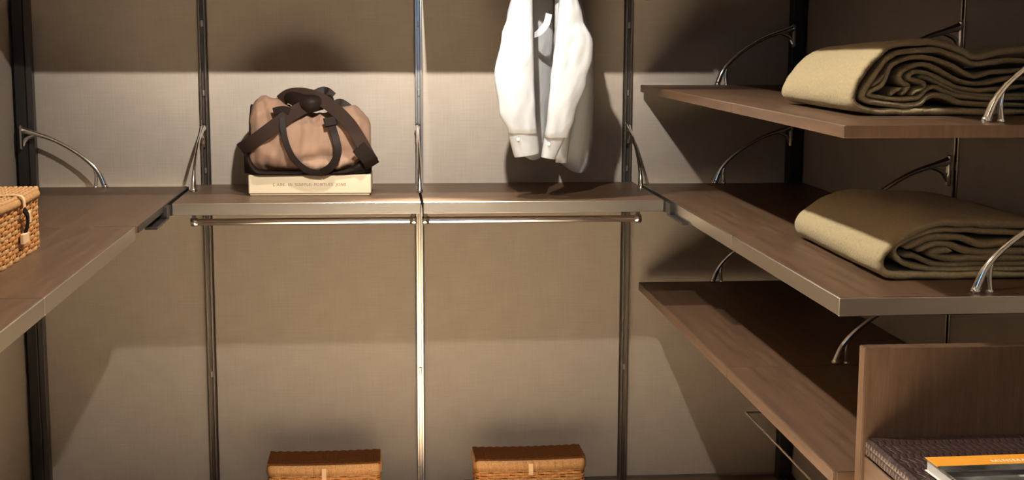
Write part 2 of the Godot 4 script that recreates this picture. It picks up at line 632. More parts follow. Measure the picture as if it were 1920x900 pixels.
func build_shelves() -> void:
	var th := 0.035
	var y := SHELF_H
	var g := "shelves on the back wall"
	shelf("brown wooden shelf with aluminium front edge carrying the travel bag", Vector3(-0.622, y - th, 0.001), Vector3(0.1085, y, DEPTH), "z+", true, g)
	shelf("brown wooden shelf with aluminium front edge under the white shirts", Vector3(0.1175, y - th, 0.001), Vector3(0.846, y, DEPTH), "z+", true, g)
	g = "shelves high on the back wall"
	shelf("wooden shelf high on the back wall above the travel bag", Vector3(-1.10, 1.682, 0.001), Vector3(0.1235, 1.717, DEPTH), "z+", true, g)
	shelf("wooden shelf high on the back wall above the white shirts", Vector3(0.1335, 1.682, 0.001), Vector3(0.846, 1.717, DEPTH), "z+", true, g)
	g = "shelves along the left wall"
	var k := shelf("corner piece of the left brown shelf, under a curved chrome bracket", Vector3(WALL_L + 0.001, y - 0.018, 0.052), Vector3(-0.636, y, 1.0150), "x+", false, g)
	(k.get_node("front_edge") as MeshInstance3D).mesh.surface_set_material(0, M.black)
	shelf("left brown shelf section on which the wicker basket with leather strap stands", Vector3(WALL_L + 0.001, y - th, 1.0205), Vector3(-0.643, y, 2.0060), "x+", true, g)
	shelf("left brown shelf section nearest the viewer, in front of the wicker basket", Vector3(WALL_L + 0.001, y - th, 2.0110), Vector3(-0.643, y, 3.0), "x+", true, g)
	g = "shelves along the right wall"
	shelf("far section of the top right wooden shelf, empty", Vector3(0.857, 1.359, 0.052), Vector3(WALL_R - 0.001, 1.383, 1.2835), "x-", false, g)
	shelf("near section of the top right wooden shelf under the plump blanket", Vector3(0.857, 1.359, 1.2865), Vector3(WALL_R - 0.001, 1.383, 2.135), "x-", false, g)
	shelf("far section of the middle right shelf with aluminium edge, empty", Vector3(0.865, y - th, 0.052), Vector3(WALL_R - 0.001, y, 1.2835), "x-", true, g)
	var s := shelf("near section of the middle right shelf with aluminium edge under the flat blanket", Vector3(0.865, y - th, 1.2865), Vector3(WALL_R - 0.001, y, 2.112), "x-", true, g)
	put("end_edge", boxed(Vector3(-0.28, 0, 0.4128), Vector3(0.279, th, 0.425), 0.0014), M.alu, s)
	shelf("far section of the low right shelf, mostly in shadow", Vector3(0.862, 0.686, 0.052), Vector3(WALL_R - 0.001, 0.714, 1.2835), "x-", false, g)
	s = shelf("near section of the low right shelf ending at the drawer unit panel", Vector3(0.862, 0.686, 1.2865), Vector3(WALL_R - 0.001, 0.714, 2.133), "x-", false, g)
	put("end_inset", boxed(Vector3(-0.272, 0.003, 0.4225), Vector3(-0.225, 0.0245, 0.4245), 0.0005), M.wood_u, s)
	g = "shelves high on the right wall"
	shelf("wooden shelf high on the right wall above the plump blanket", Vector3(0.857, 1.682, 0.052), Vector3(WALL_R - 0.001, 1.717, 2.135), "x-", true, g)
	# dark joint blocks in the corners, where the side shelves meet the front of the back shelves
	for x: Vector2 in [Vector2(-0.660, -0.626), Vector2(0.850, 0.868)]:
		var slot := Vector2(-0.6355, -0.6225) if x.x < 0 else Vector2(0.8465, 0.8645)
		var c := boxed(Vector3(x.x, y - th, 0.535), Vector3(x.y, y - 0.002, 0.60), 0.001)
		box(c, Vector3(x.x, y - th - 0.007, 0.56), Vector3(x.y, y - th, 0.78), 0.001)
		box(c, Vector3(slot.x, y - th, 0.06), Vector3(slot.y, y - 0.012, 0.535), 0.0005)  # dark filler closing the gap, so no light streak passes through
		var side := "left" if x.x < 0 else "right"
		tag(put("shelf_joint", c, M.black), "small black joint block where the %s shelf meets the front of the back shelf" % side, "joint block")


# ==================================================================== rails
func rail(label: String, x0: float, x1: float, h: float, z: float, drop: float) -> void:
	var t := thing("hanging_rail", label, "rail", Vector3((x0 + x1) / 2, h, z), 0.0, "chrome hanging rails under the shelves")
	var w := (x1 - x0) / 2
	var st := nb()
	tube(st, PackedVector3Array([Vector3(-w + 0.012, 0, 0), Vector3(w - 0.012, 0, 0)]), [0.011], 20)
	put("rod", st, M.chrome, t)
	for s: float in [-1.0, 1.0]:
		st = nb()
		disc(st, Vector3(s * (w - 0.022), 0, 0), Vector3(s, 0, 0), [Vector2(0, 0.0115), Vector2(0.001, 0.0135), Vector2(0.020, 0.0135), Vector2(0.022, 0.0120)], 20)
		put("end_cap", st, M.chrome, t)
		st = boxed(Vector3(s * (w - 0.011) - 0.006, 0.010, -0.006), Vector3(s * (w - 0.011) + 0.006, drop, 0.006), 0.001)
		put("hanger", st, M.dark_metal, t)


func build_rails() -> void:
	var under := SHELF_H - 0.035
	rail("chrome hanging rail under the shelf with the travel bag", -0.600, 0.102, 0.966, 0.30, under - 0.966)
	rail("chrome hanging rail under the shelf below the white shirts", 0.119, 0.820, 0.966, 0.30, under - 0.966)
	rail("chrome hanging rail high up, over which the white shirts hang", 0.14, 0.84, 1.6685, 0.30, 1.682 - 1.6685)


# ==================================================================== brackets
func bracket(proto: Node3D, label: String, at: Vector3, turn: float) -> Node3D:
	var t: Node3D = proto
	if proto == null:
		t = thing("shelf_bracket", label, "bracket", Vector3.ZERO, 0.0, "curved chrome shelf brackets")
		# arm in the plane x (away from the wall), y (up); it trumpets out at both ends
		var path := smooth3([Vector3(0.006, 0.187, 0), Vector3(0.035, 0.179, 0), Vector3(0.100, 0.157, 0), Vector3(0.165, 0.120, 0), Vector3(0.215, 0.080, 0), Vector3(0.243, 0.045, 0), Vector3(0.258, 0.008, 0)], 5)
		var st := nb()
		tube(st, path, [0.0125, 0.0080, 0.0062, 0.0060, 0.0066, 0.0080, 0.0098], 12, 0.8)
		put("arm", st, M.chrome, t)
		st = nb()
		tube(st, smooth3([Vector3(0.228, 0.064, 0), Vector3(0.233, 0.036, 0), Vector3(0.230, 0.004, 0)], 5), [0.004, 0.0055, 0.0065], 10)
		put("prong", st, M.chrome, t)
		st = nb()
		tube(st, smooth3([Vector3(0.050, 0.172, 0), Vector3(0.020, 0.160, 0), Vector3(0.006, 0.138, 0)], 5), [0.004, 0.006, 0.0075], 10, 0.7)
		put("web", st, M.chrome, t)
		st = nb()
		box(st, Vector3(-0.001, 0.125, -0.008), Vector3(0.009, 0.203, 0.008), 0.003)
		put("mount", st, M.chrome, t)
		st = nb()
		disc(st, Vector3(0.260, 0, 0), Vector3.UP, [Vector2(0, 0.010), Vector2(0.003, 0.0115), Vector2(0.009, 0.009), Vector2(0.013, 0.006)], 16)
		disc(st, Vector3(0.230, 0, 0), Vector3.UP, [Vector2(0, 0.008), Vector2(0.003, 0.0085), Vector2(0.007, 0.006)], 16)
		put("foot", st, M.chrome, t)
	else:
		t = proto.duplicate()
		t.name = numbered("shelf_bracket")
		add_child(t)
	t.position = at
	t.rotation.y = turn
	t.set_meta("label", label)
	return t


func build_brackets() -> void:
	var p := bracket(null, "curved chrome bracket on the left corner shelf, arching over from the black upright", Vector3(-1.160, SHELF_H, 0.078), 0.0)
	var back := -PI / 2
	bracket(p, "chrome bracket at the left end of the bag shelf, beside the left shelf", Vector3(-0.588, SHELF_H, 0.020), back - 0.07).scale = Vector3(0.75, 1.0, 1.0)
	bracket(p, "chrome bracket between the bag shelf and the shirt shelf", Vector3(0.113, SHELF_H, 0.020), back).scale = Vector3(0.95, 1.0, 1.0)
	bracket(p, "chrome bracket at the right end of the shirt shelf", Vector3(0.822, SHELF_H, 0.020), back + 0.05).scale = Vector3(0.8, 1.0, 1.0)
	var x := 1.410
	bracket(p, "curved chrome bracket at the far end of the top right shelf", Vector3(1.374, 1.383, 0.070), PI)
	bracket(p, "curved chrome bracket rising behind the plump blanket", Vector3(x + 0.012, 1.383, 1.318), PI)
	bracket(p, "chrome bracket in front of the plump blanket, at the near shelf edge", Vector3(x + 0.02, 1.383, 2.05), PI)
	bracket(p, "curved chrome bracket at the far end of the middle right shelf", Vector3(1.374, SHELF_H, 0.070), PI)
	bracket(p, "curved chrome bracket rising behind the flat folded blanket", Vector3(x, SHELF_H, 1.318), PI)
	bracket(p, "chrome bracket in front of the flat folded blanket, at the near shelf edge", Vector3(x, SHELF_H, 2.085), PI)
	bracket(p, "curved chrome bracket at the far end of the low dark shelf", Vector3(1.374, 0.714, 0.070), PI)
	bracket(p, "curved chrome bracket on the low dark shelf beside the drawer unit panel", Vector3(x, 0.714, 1.27), PI)
	p.scale = Vector3(1.0, 1.0, 1.0)


func wire_rack() -> void:
	var t := thing("wire_rack", "thin chrome wire rack of two tiers under the low right shelf", "rack", Vector3(0.925, 0.0, 1.25))
	for h: float in [0.585, 0.36]:
		for x: float in [0.0, 0.12, 0.24, 0.36, 0.47]:
			var st := nb()
			tube(st, PackedVector3Array([Vector3(x, h, 0), Vector3(x, h, 0.84)]), [0.0026], 8)
			put("rail", st, M.chrome, t)
		for z: float in [0.0, 0.84]:
			var st := nb()
			tube(st, PackedVector3Array([Vector3(0, h, z), Vector3(0.485, h, z)]), [0.0026], 8)
			put("crossbar", st, M.dark_metal, t)
	for z: float in [0.0, 0.84]:
		put("bearer", boxed(Vector3(0.478, 0.33, z - 0.006), Vector3(0.499, 0.61, z + 0.006)), M.dark_metal, t)


# ==================================================================== drawer unit
func drawer_unit() -> void:
	var t := thing("drawer_unit", "dark wooden drawer unit with upright back panel and embossed leather top", "drawer unit", Vector3(0.90, 0, 2.15))
	put("back_panel", boxed(Vector3(0, 0, 0), Vector3(0.515, 0.967, 0.030), 0.0015), M.panel, t)
	put("side_edge", boxed(Vector3(-0.001, 0, 0.0005), Vector3(0.0, 0.966, 0.0295), 0.0002), M.wood_v, t)
	put("body", boxed(Vector3(0.006, 0.0, 0.031), Vector3(0.515, 0.757, 0.85), 0.0015), M.wood_u, t)
	put("leather_top", boxed(Vector3(0.005, 0.757, 0.031), Vector3(0.515, 0.794, 0.85), 0.007), M.croc, t)
	var st := nb()
	tube(st, PackedVector3Array([Vector3(0.0115, 0.7945, 0.035), Vector3(0.0115, 0.7945, 0.845)]), [0.0012], 6)
	put("piping", st, M.leather, t)


# ==================================================================== box and bag
func bag_box() -> void:
	var t := thing("storage_box", "flat cream cardboard box under the travel bag", "box", Vector3(-0.226, SHELF_H, 0.238), -0.02)
	put("tray", boxed(Vector3(-0.184, 0, -0.106), Vector3(0.184, 0.060, 0.106), 0.002), M.card, t)
	put("lid", boxed(Vector3(-0.188, 0.006, -0.110), Vector3(0.188, 0.065, 0.110), 0.003), M.card, t)
	var tm := TextMesh.new()
	tm.text = "L-ARE. IS. SIMPLE. FORTUIS. JOMI"
	var f := SystemFont.new()
	f.font_names = PackedStringArray(["Droid Sans"])
	tm.font = f
	tm.font_size = 16
	tm.pixel_size = 0.00075
	tm.depth = 0.0004
	tm.material = M.ink
	var o := MeshInstance3D.new()
	o.name = "lettering"
	o.mesh = tm
	o.position = Vector3(0.0, 0.035, 0.1102)
	var w := tm.get_aabb().size.x
	o.scale = Vector3(0.225 / maxf(w, 0.01), 1.0, 1.0)
	t.add_child(o, true)


func sample(xs: Array, ys: Array, x: float) -> float:
	for i in xs.size() - 1:
		if x <= xs[i + 1]:
			var f: float = clampf((x - xs[i]) / (xs[i + 1] - xs[i]), 0.0, 1.0)
			f = f * f * (3.0 - 2.0 * f)
			return lerpf(ys[i], ys[i + 1], f)
	return ys[ys.size() - 1]


func travel_bag() -> void:
	var base := Vector3(-0.226, SHELF_H + 0.065, 0.238)
	var t := thing("travel_bag", "tan canvas travel bag with dark brown straps on the cream box", "bag", base)
	# body: rings in the (z, y) plane from the left end to the right end
	var xs := [-0.190, -0.150, -0.110, -0.070, -0.020, 0.030, 0.090, 0.140, 0.180]
	var tops := [0.214, 0.240, 0.232, 0.212, 0.190, 0.184, 0.202, 0.204, 0.172]
	var deep := [0.078, 0.098, 0.106, 0.112, 0.116, 0.116, 0.110, 0.100, 0.080]
	var rings := []
	var nx := 64
	for i in nx + 1:
		var u := float(i) / nx
		var x := lerpf(-0.190, 0.186, u)
		var edge := minf(u, 1.0 - u)
		var shrink := 1.0 if edge > 0.05 else sqrt(1.0 - pow(1.0 - edge / 0.05, 2.0)) * 0.22 + 0.78
		var top := sample(xs, tops, x) * (0.5 + 0.5 * shrink)
		var dz := sample(xs, deep, x) * shrink
		var ring := PackedVector3Array()
		for k in 56:
			var a := TAU * k / 56
			var ca := cos(a)
			var sa := sin(a)
			var z := signf(ca) * pow(absf(ca), 0.62) * dz
			var y := top / 2 + signf(sa) * pow(absf(sa), 0.62) * top / 2
			var f := y / top
			z *= 1.0 - 0.38 * f * f
			var p := Vector3(x, y, z)
			var out := Vector3(0, sa, ca)
			# slack cloth: broad dents and a few hanging folds, and one deep fold low on the front
			var d := 0.012 * soft.get_noise_3d(p.x * 1.3, p.y * 1.3, p.z * 1.3 + 4.0)
			d += 0.006 * soft.get_noise_3d(p.x * 3.0 + 9.0, p.y * 1.6, p.z * 2.0)
			if ca > 0.2:
				var fold := (p.y - 0.052) - 0.10 * (p.x - 0.05) - 0.5 * pow(p.x - 0.05, 2.0)
				d -= 0.016 * exp(-pow(fold / 0.010, 2.0)) * smoothstep(-0.06, 0.02, p.x) * smoothstep(0.15, 0.09, p.x)
				d += 0.012 * exp(-pow((fold + 0.022) / 0.014, 2.0)) * smoothstep(-0.06, 0.02, p.x) * smoothstep(0.17, 0.09, p.x)
				d -= 0.012 * exp(-pow((p.x + 0.112 + 0.3 * (p.y - 0.10)) / 0.012, 2.0)) * smoothstep(0.06, 0.12, p.y)
				d -= 0.009 * exp(-pow((p.x - 0.006 + 0.25 * (p.y - 0.18)) / 0.010, 2.0)) * smoothstep(0.10, 0.17, p.y)
			p += out * d * smoothstep(0.0, 0.03, y + 0.004)
			p.y = maxf(p.y, 0.001)
			ring.append(p)
		rings.append(ring)
	var st := nb()
	loft(st, rings, true, true, 0, false)
	put("body", st, M.canvas, t)
	# dark base wrapping up round the two ends
	rings = []
	for i in 33:
		var u := float(i) / 32
		var x := lerpf(-0.203, 0.188, u)
		var edge := minf(u, 1.0 - u)
		var hgt := 0.010 + (0.052 * exp(-pow(edge / 0.14, 2.0)) if u > 0.5 else 0.062 * exp(-pow(edge / 0.065, 2.0)))
		var dz := 0.1195 - 0.03 * exp(-pow(edge / 0.05, 2.0))
		var ring := PackedVector3Array()
		for k in 24:
			var a := TAU * k / 24
			ring.append(Vector3(x, maxf(hgt * 0.5 + signf(sin(a)) * pow(absf(sin(a)), 0.4) * hgt * 0.5, 0.0005), signf(cos(a)) * pow(absf(cos(a)), 0.4) * dz))
		rings.append(ring)
	st = nb()
	loft(st, rings, true, true, 0, false)
	put("base", st, M.leather, t)
	# piping round the left end panel
	var loop := []
	for k in 20:
		var a := TAU * k / 20
		var f := 0.5 + 0.5 * signf(sin(a)) * pow(absf(sin(a)), 0.7)
		loop.append(Vector3(-0.184, 0.012 + f * 0.198, signf(cos(a)) * pow(absf(cos(a)), 0.7) * 0.070 * (1.0 - 0.38 * f * f)))
	st = nb()
	tube(st, smooth3(loop, 3, true), [0.0028], 8, 1.0, true)
	put("piping", st, M.leather, t)
	# the broad webbing straps lying over the bag
	var forward := func(_i: int, p: Vector3) -> Vector3: return Vector3(0.1, clampf((p.y - base.y) * 3.2, 0.0, 1.1), 0.8)
	var rel := func(list: Array) -> PackedVector3Array:
		var q := []
		for p: Vector3 in list:
			q.append(p - base)
		return smooth3(q, 6)
	st = nb()
	strap(st, rel.call([Vector3(-0.440, 1.192, 0.300), Vector3(-0.401, 1.218, 0.338), Vector3(-0.357, 1.250, 0.352), Vector3(-0.315, 1.281, 0.346), Vector3(-0.275, 1.307, 0.326), Vector3(-0.236, 1.326, 0.300), Vector3(-0.190, 1.334, 0.265)]), forward, 0.042, 0.004)
	put("strap", st, M.webbing, t)
	st = nb()
	strap(st, rel.call([Vector3(-0.318, 1.340, 0.245), Vector3(-0.290, 1.359, 0.262), Vector3(-0.244, 1.362, 0.285), Vector3(-0.194, 1.348, 0.306), Vector3(-0.145, 1.315, 0.334), Vector3(-0.104, 1.274, 0.352), Vector3(-0.072, 1.226, 0.364), Vector3(-0.047, 1.178, 0.362), Vector3(-0.034, 1.155, 0.345)]), forward, 0.040, 0.004)
	put("strap", st, M.webbing, t)
	st = nb()
	strap(st, rel.call([Vector3(-0.078, 1.205, 0.369), Vector3(-0.047, 1.168, 0.366), Vector3(-0.034, 1.145, 0.350)]), forward, 0.046, 0.006)
	put("strap_end", st, M.leather, t)
	# narrow handle hanging down the front and back up to the buckle
	st = nb()
	strap(st, rel.call([Vector3(-0.309, 1.312, 0.335), Vector3(-0.307, 1.270, 0.353), Vector3(-0.300, 1.227, 0.363), Vector3(-0.284, 1.184, 0.367), Vector3(-0.260, 1.152, 0.367), Vector3(-0.228, 1.130, 0.365), Vector3(-0.188, 1.124, 0.364)]), forward, 0.019, 0.004)
	put("handle", st, M.leather, t)
	st = nb()
	strap(st, rel.call([Vector3(-0.162, 1.290, 0.330), Vector3(-0.156, 1.262, 0.347), Vector3(-0.145, 1.226, 0.364), Vector3(-0.140, 1.194, 0.371), Vector3(-0.148, 1.164, 0.372), Vector3(-0.166, 1.140, 0.369), Vector3(-0.190, 1.126, 0.365)]), forward, 0.024, 0.004)
	put("handle", st, M.leather, t)
	st = nb()
	strap(st, rel.call([Vector3(-0.166, 1.292, 0.336), Vector3(-0.160, 1.268, 0.349)]), forward, 0.038, 0.009)
	put("buckle", st, M.leather, t)
	st = nb()
	strap(st, rel.call([Vector3(-0.336, 1.312, 0.336), Vector3(-0.306, 1.318, 0.337), Vector3(-0.286, 1.312, 0.337)]), forward, 0.022, 0.007)
	put("strap_keeper", st, M.leather, t)
	# bundled grips and turned-up flaps on the top
	st = nb()
	tube(st, rel.call([Vector3(-0.318, 1.348, 0.215), Vector3(-0.285, 1.352, 0.25), Vector3(-0.252, 1.338, 0.285), Vector3(-0.222, 1.334, 0.300), Vector3(-0.190, 1.338, 0.28), Vector3(-0.165, 1.345, 0.245)]), [0.014, 0.023, 0.026, 0.028, 0.024, 0.014], 12)
	put("grip", st, M.leather, t)
	st = nb()
	tube(st, rel.call([Vector3(-0.28, 1.330, 0.20), Vector3(-0.22, 1.350, 0.21), Vector3(-0.16, 1.330, 0.20)]), [0.014, 0.020, 0.014], 12)
	put("grip", st, M.leather, t)
	var back := func(_i: int, _p: Vector3) -> Vector3: return Vector3(0.2, 0.25, 1.0)
	st = nb()
	strap(st, rel.call([Vector3(-0.222, 1.350, 0.235), Vector3(-0.185, 1.366, 0.225), Vector3(-0.160, 1.350, 0.23)]), back, 0.036, 0.005)
	put("flap", st, M.leather, t)
	st = nb()
	strap(st, rel.call([Vector3(-0.165, 1.318, 0.255), Vector3(-0.135, 1.334, 0.25), Vector3(-0.105, 1.316, 0.255)]), back, 0.026, 0.005)
	put("flap", st, M.leather, t)


# ==================================================================== shirts
func hanging(levels: Array, z: float, half: float, seed_at: float, tuck := 0.0, slant := 0.0, sway := 0.0) -> Array:
	# rings of a limp cloth tube; levels are Vector3(left x, right x, height)
	var rings := []
	var n := 40
	var rows := 26
	var hs := []
	var ls := []
	var rs := []
	for l: Vector3 in levels:
		hs.append(-l.z)
		ls.append(l.x)
		rs.append(l.y)
	for i in rows + 1:
		var h := lerpf(hs[0], hs[hs.size() - 1], float(i) / rows)
		var xl := sample(hs, ls, h)
		var xr := sample(hs, rs, h)
		var c := (xl + xr) / 2
		var w := (xr - xl) / 2
		var ring := PackedVector3Array()
		for k in n:
			var a := TAU * k / n
			var x := cos(a) * w
			var zz := signf(sin(a)) * pow(absf(sin(a)), 0.8) * half
			var d := 0.010 * soft.get_noise_3d((c + x) * 1.5 + seed_at, h * 0.45, zz * 2.0) + 0.005 * soft.get_noise_3d((c + x) * 4.0, h * 2.2 + seed_at, zz * 2.0)
			zz += d * signf(sin(a)) * absf(sin(a))
			ring.append(Vector3(c + x, -h + tuck * cos(2.0 * a) * (1.0 if i == rows else 0.0), z + zz + slant * x + sway * smoothstep(1.27, 1.45, -h)))
		rings.append(ring)
	return rings


func cuff(parent: Node3D, a: Vector3, b: Vector3, c: Vector3, d: Vector3, half: float) -> void:
	# stiff band between the sleeve end (a, b) and the hem (c, d), standing a little proud of the sleeve
	var rings := []
	for i in 7:
		var f := float(i) / 6
		var l := a.lerp(c, f)
		var r := b.lerp(d, f)
		var grow := 1.015 if i > 0 and i < 6 else 0.98
		var ring := PackedVector3Array()
		for k in 36:
			var q := TAU * k / 36
			var m := (l + r) / 2 + (r - l) / 2 * cos(q) * grow
			ring.append(m + Vector3(0, 0, signf(sin(q)) * pow(absf(sin(q)), 0.7) * half * grow))
		rings.append(ring)
	var st := nb()
	loft(st, rings)
	var o := put("cuff", st, M.cotton, parent)
	st = nb()
	disc(st, a.lerp(d, 0.30) + Vector3(0, 0, half * 1.0), Vector3(0, 0, 1), [Vector2(0, 0.0045), Vector2(0.003, 0.0055), Vector2(0.004, 0.004)], 12)
	put("button", st, M.pages, o)


func shirts() -> void:
	var t := thing("shirt", "white long-sleeved shirt on the left, its wide cuff hanging lowest in front", "shirt", Vector3(0.43, 0, 0.30), 0.0, "white shirts over the shelf")
	var o := t.position
	var shift := func(l: Array, by: float) -> Array:
		var q := []
		for v: Vector3 in l:
			q.append(v - Vector3(by, by, 0))
		return q
	var st := nb()
	loft(st, hanging(shift.call([Vector3(0.384, 0.446, 1.668), Vector3(0.370, 0.447, 1.60), Vector3(0.354, 0.449, 1.545), Vector3(0.332, 0.452, 1.426), Vector3(0.346, 0.456, 1.32), Vector3(0.374, 0.461, 1.255)], o.x), 0.195, 0.030, 0.0, 0.0, 0.0, -0.01), true, true, 0, false)
	put("sleeve", st, M.cotton, t)
	cuff(t, Vector3(0.374 - o.x, 1.256, 0.18), Vector3(0.461 - o.x, 1.266, 0.18), Vector3(0.394 - o.x, 1.181, 0.18), Vector3(0.470 - o.x, 1.194, 0.18), 0.034)
	st = nb()
	loft(st, hanging(shift.call([Vector3(0.415, 0.535, 1.668), Vector3(0.420, 0.533, 1.42), Vector3(0.425, 0.523, 1.26), Vector3(0.430, 0.508, 1.170)], o.x), 0.015, 0.035, 3.0, 0.01, -0.8), true, true, 0, false)
	put("body", st, M.cotton, t)
	st = nb()
	strap(st, smooth3([Vector3(0.452 - o.x, 1.545, 0.150), Vector3(0.470 - o.x, 1.556, 0.176), Vector3(0.490 - o.x, 1.580, 0.172), Vector3(0.500 - o.x, 1.610, 0.150)], 4), func(_i: int, _p: Vector3) -> Vector3: return Vector3(0.1, 0.4, 1.0), 0.020, 0.002)
	put("placket", st, M.cotton, t)

	t = thing("shirt", "white long-sleeved shirt on the right, its body hem hanging behind the narrow cuff", "shirt", Vector3(0.57, 0, 0.30), 0.0, "white shirts over the shelf")
	o = t.position
	st = nb()
	loft(st, hanging(shift.call([Vector3(0.524, 0.578, 1.668), Vector3(0.522, 0.595, 1.60), Vector3(0.514, 0.628, 1.525), Vector3(0.508, 0.627, 1.485), Vector3(0.500, 0.609, 1.414), Vector3(0.491, 0.574, 1.305), Vector3(0.483, 0.553, 1.243)], o.x), 0.210, 0.030, 6.0, 0.0, 0.0, -0.01), true, true, 0, false)
	put("sleeve", st, M.cotton, t)
	cuff(t, Vector3(0.484 - o.x, 1.245, 0.20), Vector3(0.545 - o.x, 1.241, 0.20), Vector3(0.474 - o.x, 1.183, 0.20), Vector3(0.515 - o.x, 1.176, 0.20), 0.026)
	st = nb()
	loft(st, hanging(shift.call([Vector3(0.52, 0.56, 1.668), Vector3(0.52, 0.58, 1.42), Vector3(0.522, 0.572, 1.26), Vector3(0.526, 0.562, 1.160)], o.x), 0.13, 0.022, 8.0), true, true, 0, false)
	put("sleeve", st, M.cotton, t)
	st = nb()
	loft(st, hanging(shift.call([Vector3(0.535, 0.630, 1.668), Vector3(0.535, 0.668, 1.50), Vector3(0.535, 0.673, 1.409), Vector3(0.540, 0.671, 1.240), Vector3(0.565, 0.660, 1.130)], o.x), -0.09, 0.130, 11.0, 0.012), true, true, 0, false)
	put("body", st, M.cotton, t)


# ==================================================================== blankets
func fold(st: SurfaceTool, curve: Array, z0: float, z1: float, thick: float, shear: float, drop: float, sd: float) -> void:
	# one layer of a folded blanket: its cut end shows the curve (x, y), it runs from z0 to z1 with a rounded hem at both ends
	var pts := []
	for p: Vector2 in curve:
		pts.append(Vector3(p.x, p.y, 0))
	var path := smooth3(pts, 4)
	var m := path.size()
	var sec := []
	var nz := 12
	for s: float in [1.0, -1.0]:
		for j in nz + 1:
			var f := float(j) / nz if s > 0 else 1.0 - float(j) / nz
			# finer steps near the hems
			f = 0.5 - 0.5 * cos(PI * f)
			var z := lerpf(z0, z1, f)
			var r := thick * 0.8
			var e := minf(z - z0, z1 - z)
			var k := 1.0 if e >= r else sqrt(maxf(1.0 - pow(1.0 - e / r, 2.0), 0.0))
			sec.append(Vector2(s * thick * 0.5 * k, z))
	var rings := []
	for i in m:
		var d := (path[mini(i + 1, m - 1)] - path[maxi(i - 1, 0)]).normalized()
		var nrm := Vector3(-d.y, d.x, 0)
		var f := float(i) / (m - 1)
		var taper := minf(1.0, sqrt(maxf(minf(f, 1.0 - f) * m / 2.5, 0.02)))
		var ring := PackedVector3Array()
		for q: Vector2 in sec:
			var back := (z1 - q.y)
			var p := path[i] + nrm * q.x * taper
			p.x += shear * back
			p.y *= 1.0 - drop * back
			p += nrm * 0.0035 * soft.get_noise_3d(p.x * 2.0 + sd, p.y * 2.0, q.y * 1.4)
			p.z = q.y + 0.004 * soft.get_noise_3d(p.x * 3.0 + sd, p.y * 3.0, 2.0)
			ring.append(p)
		rings.append(ring)
	loft(st, rings, true, true, 0, false)


func blanket(label: String, base: Vector3, layers: Array, z0: float, z1: float, shear: float, drop: float) -> void:
	var t := thing("folded_blanket", label, "blanket", base, 0.0, "cream fleece blankets on the right shelves")
	for i in layers.size():
		var c := []
		for p: Vector2 in layers[i][0]:
			c.append(p - Vector2(base.x, base.y))
		var st := nb()
		var deep: float = layers[i][2]
		fold(st, c, z0 + 0.006 * (i % 3) - base.z, z1 - deep - base.z, layers[i][1], shear, drop, i * 3.7)
		put("outer_layer" if i == 0 else "fold_layer", st, M.fleece, t)


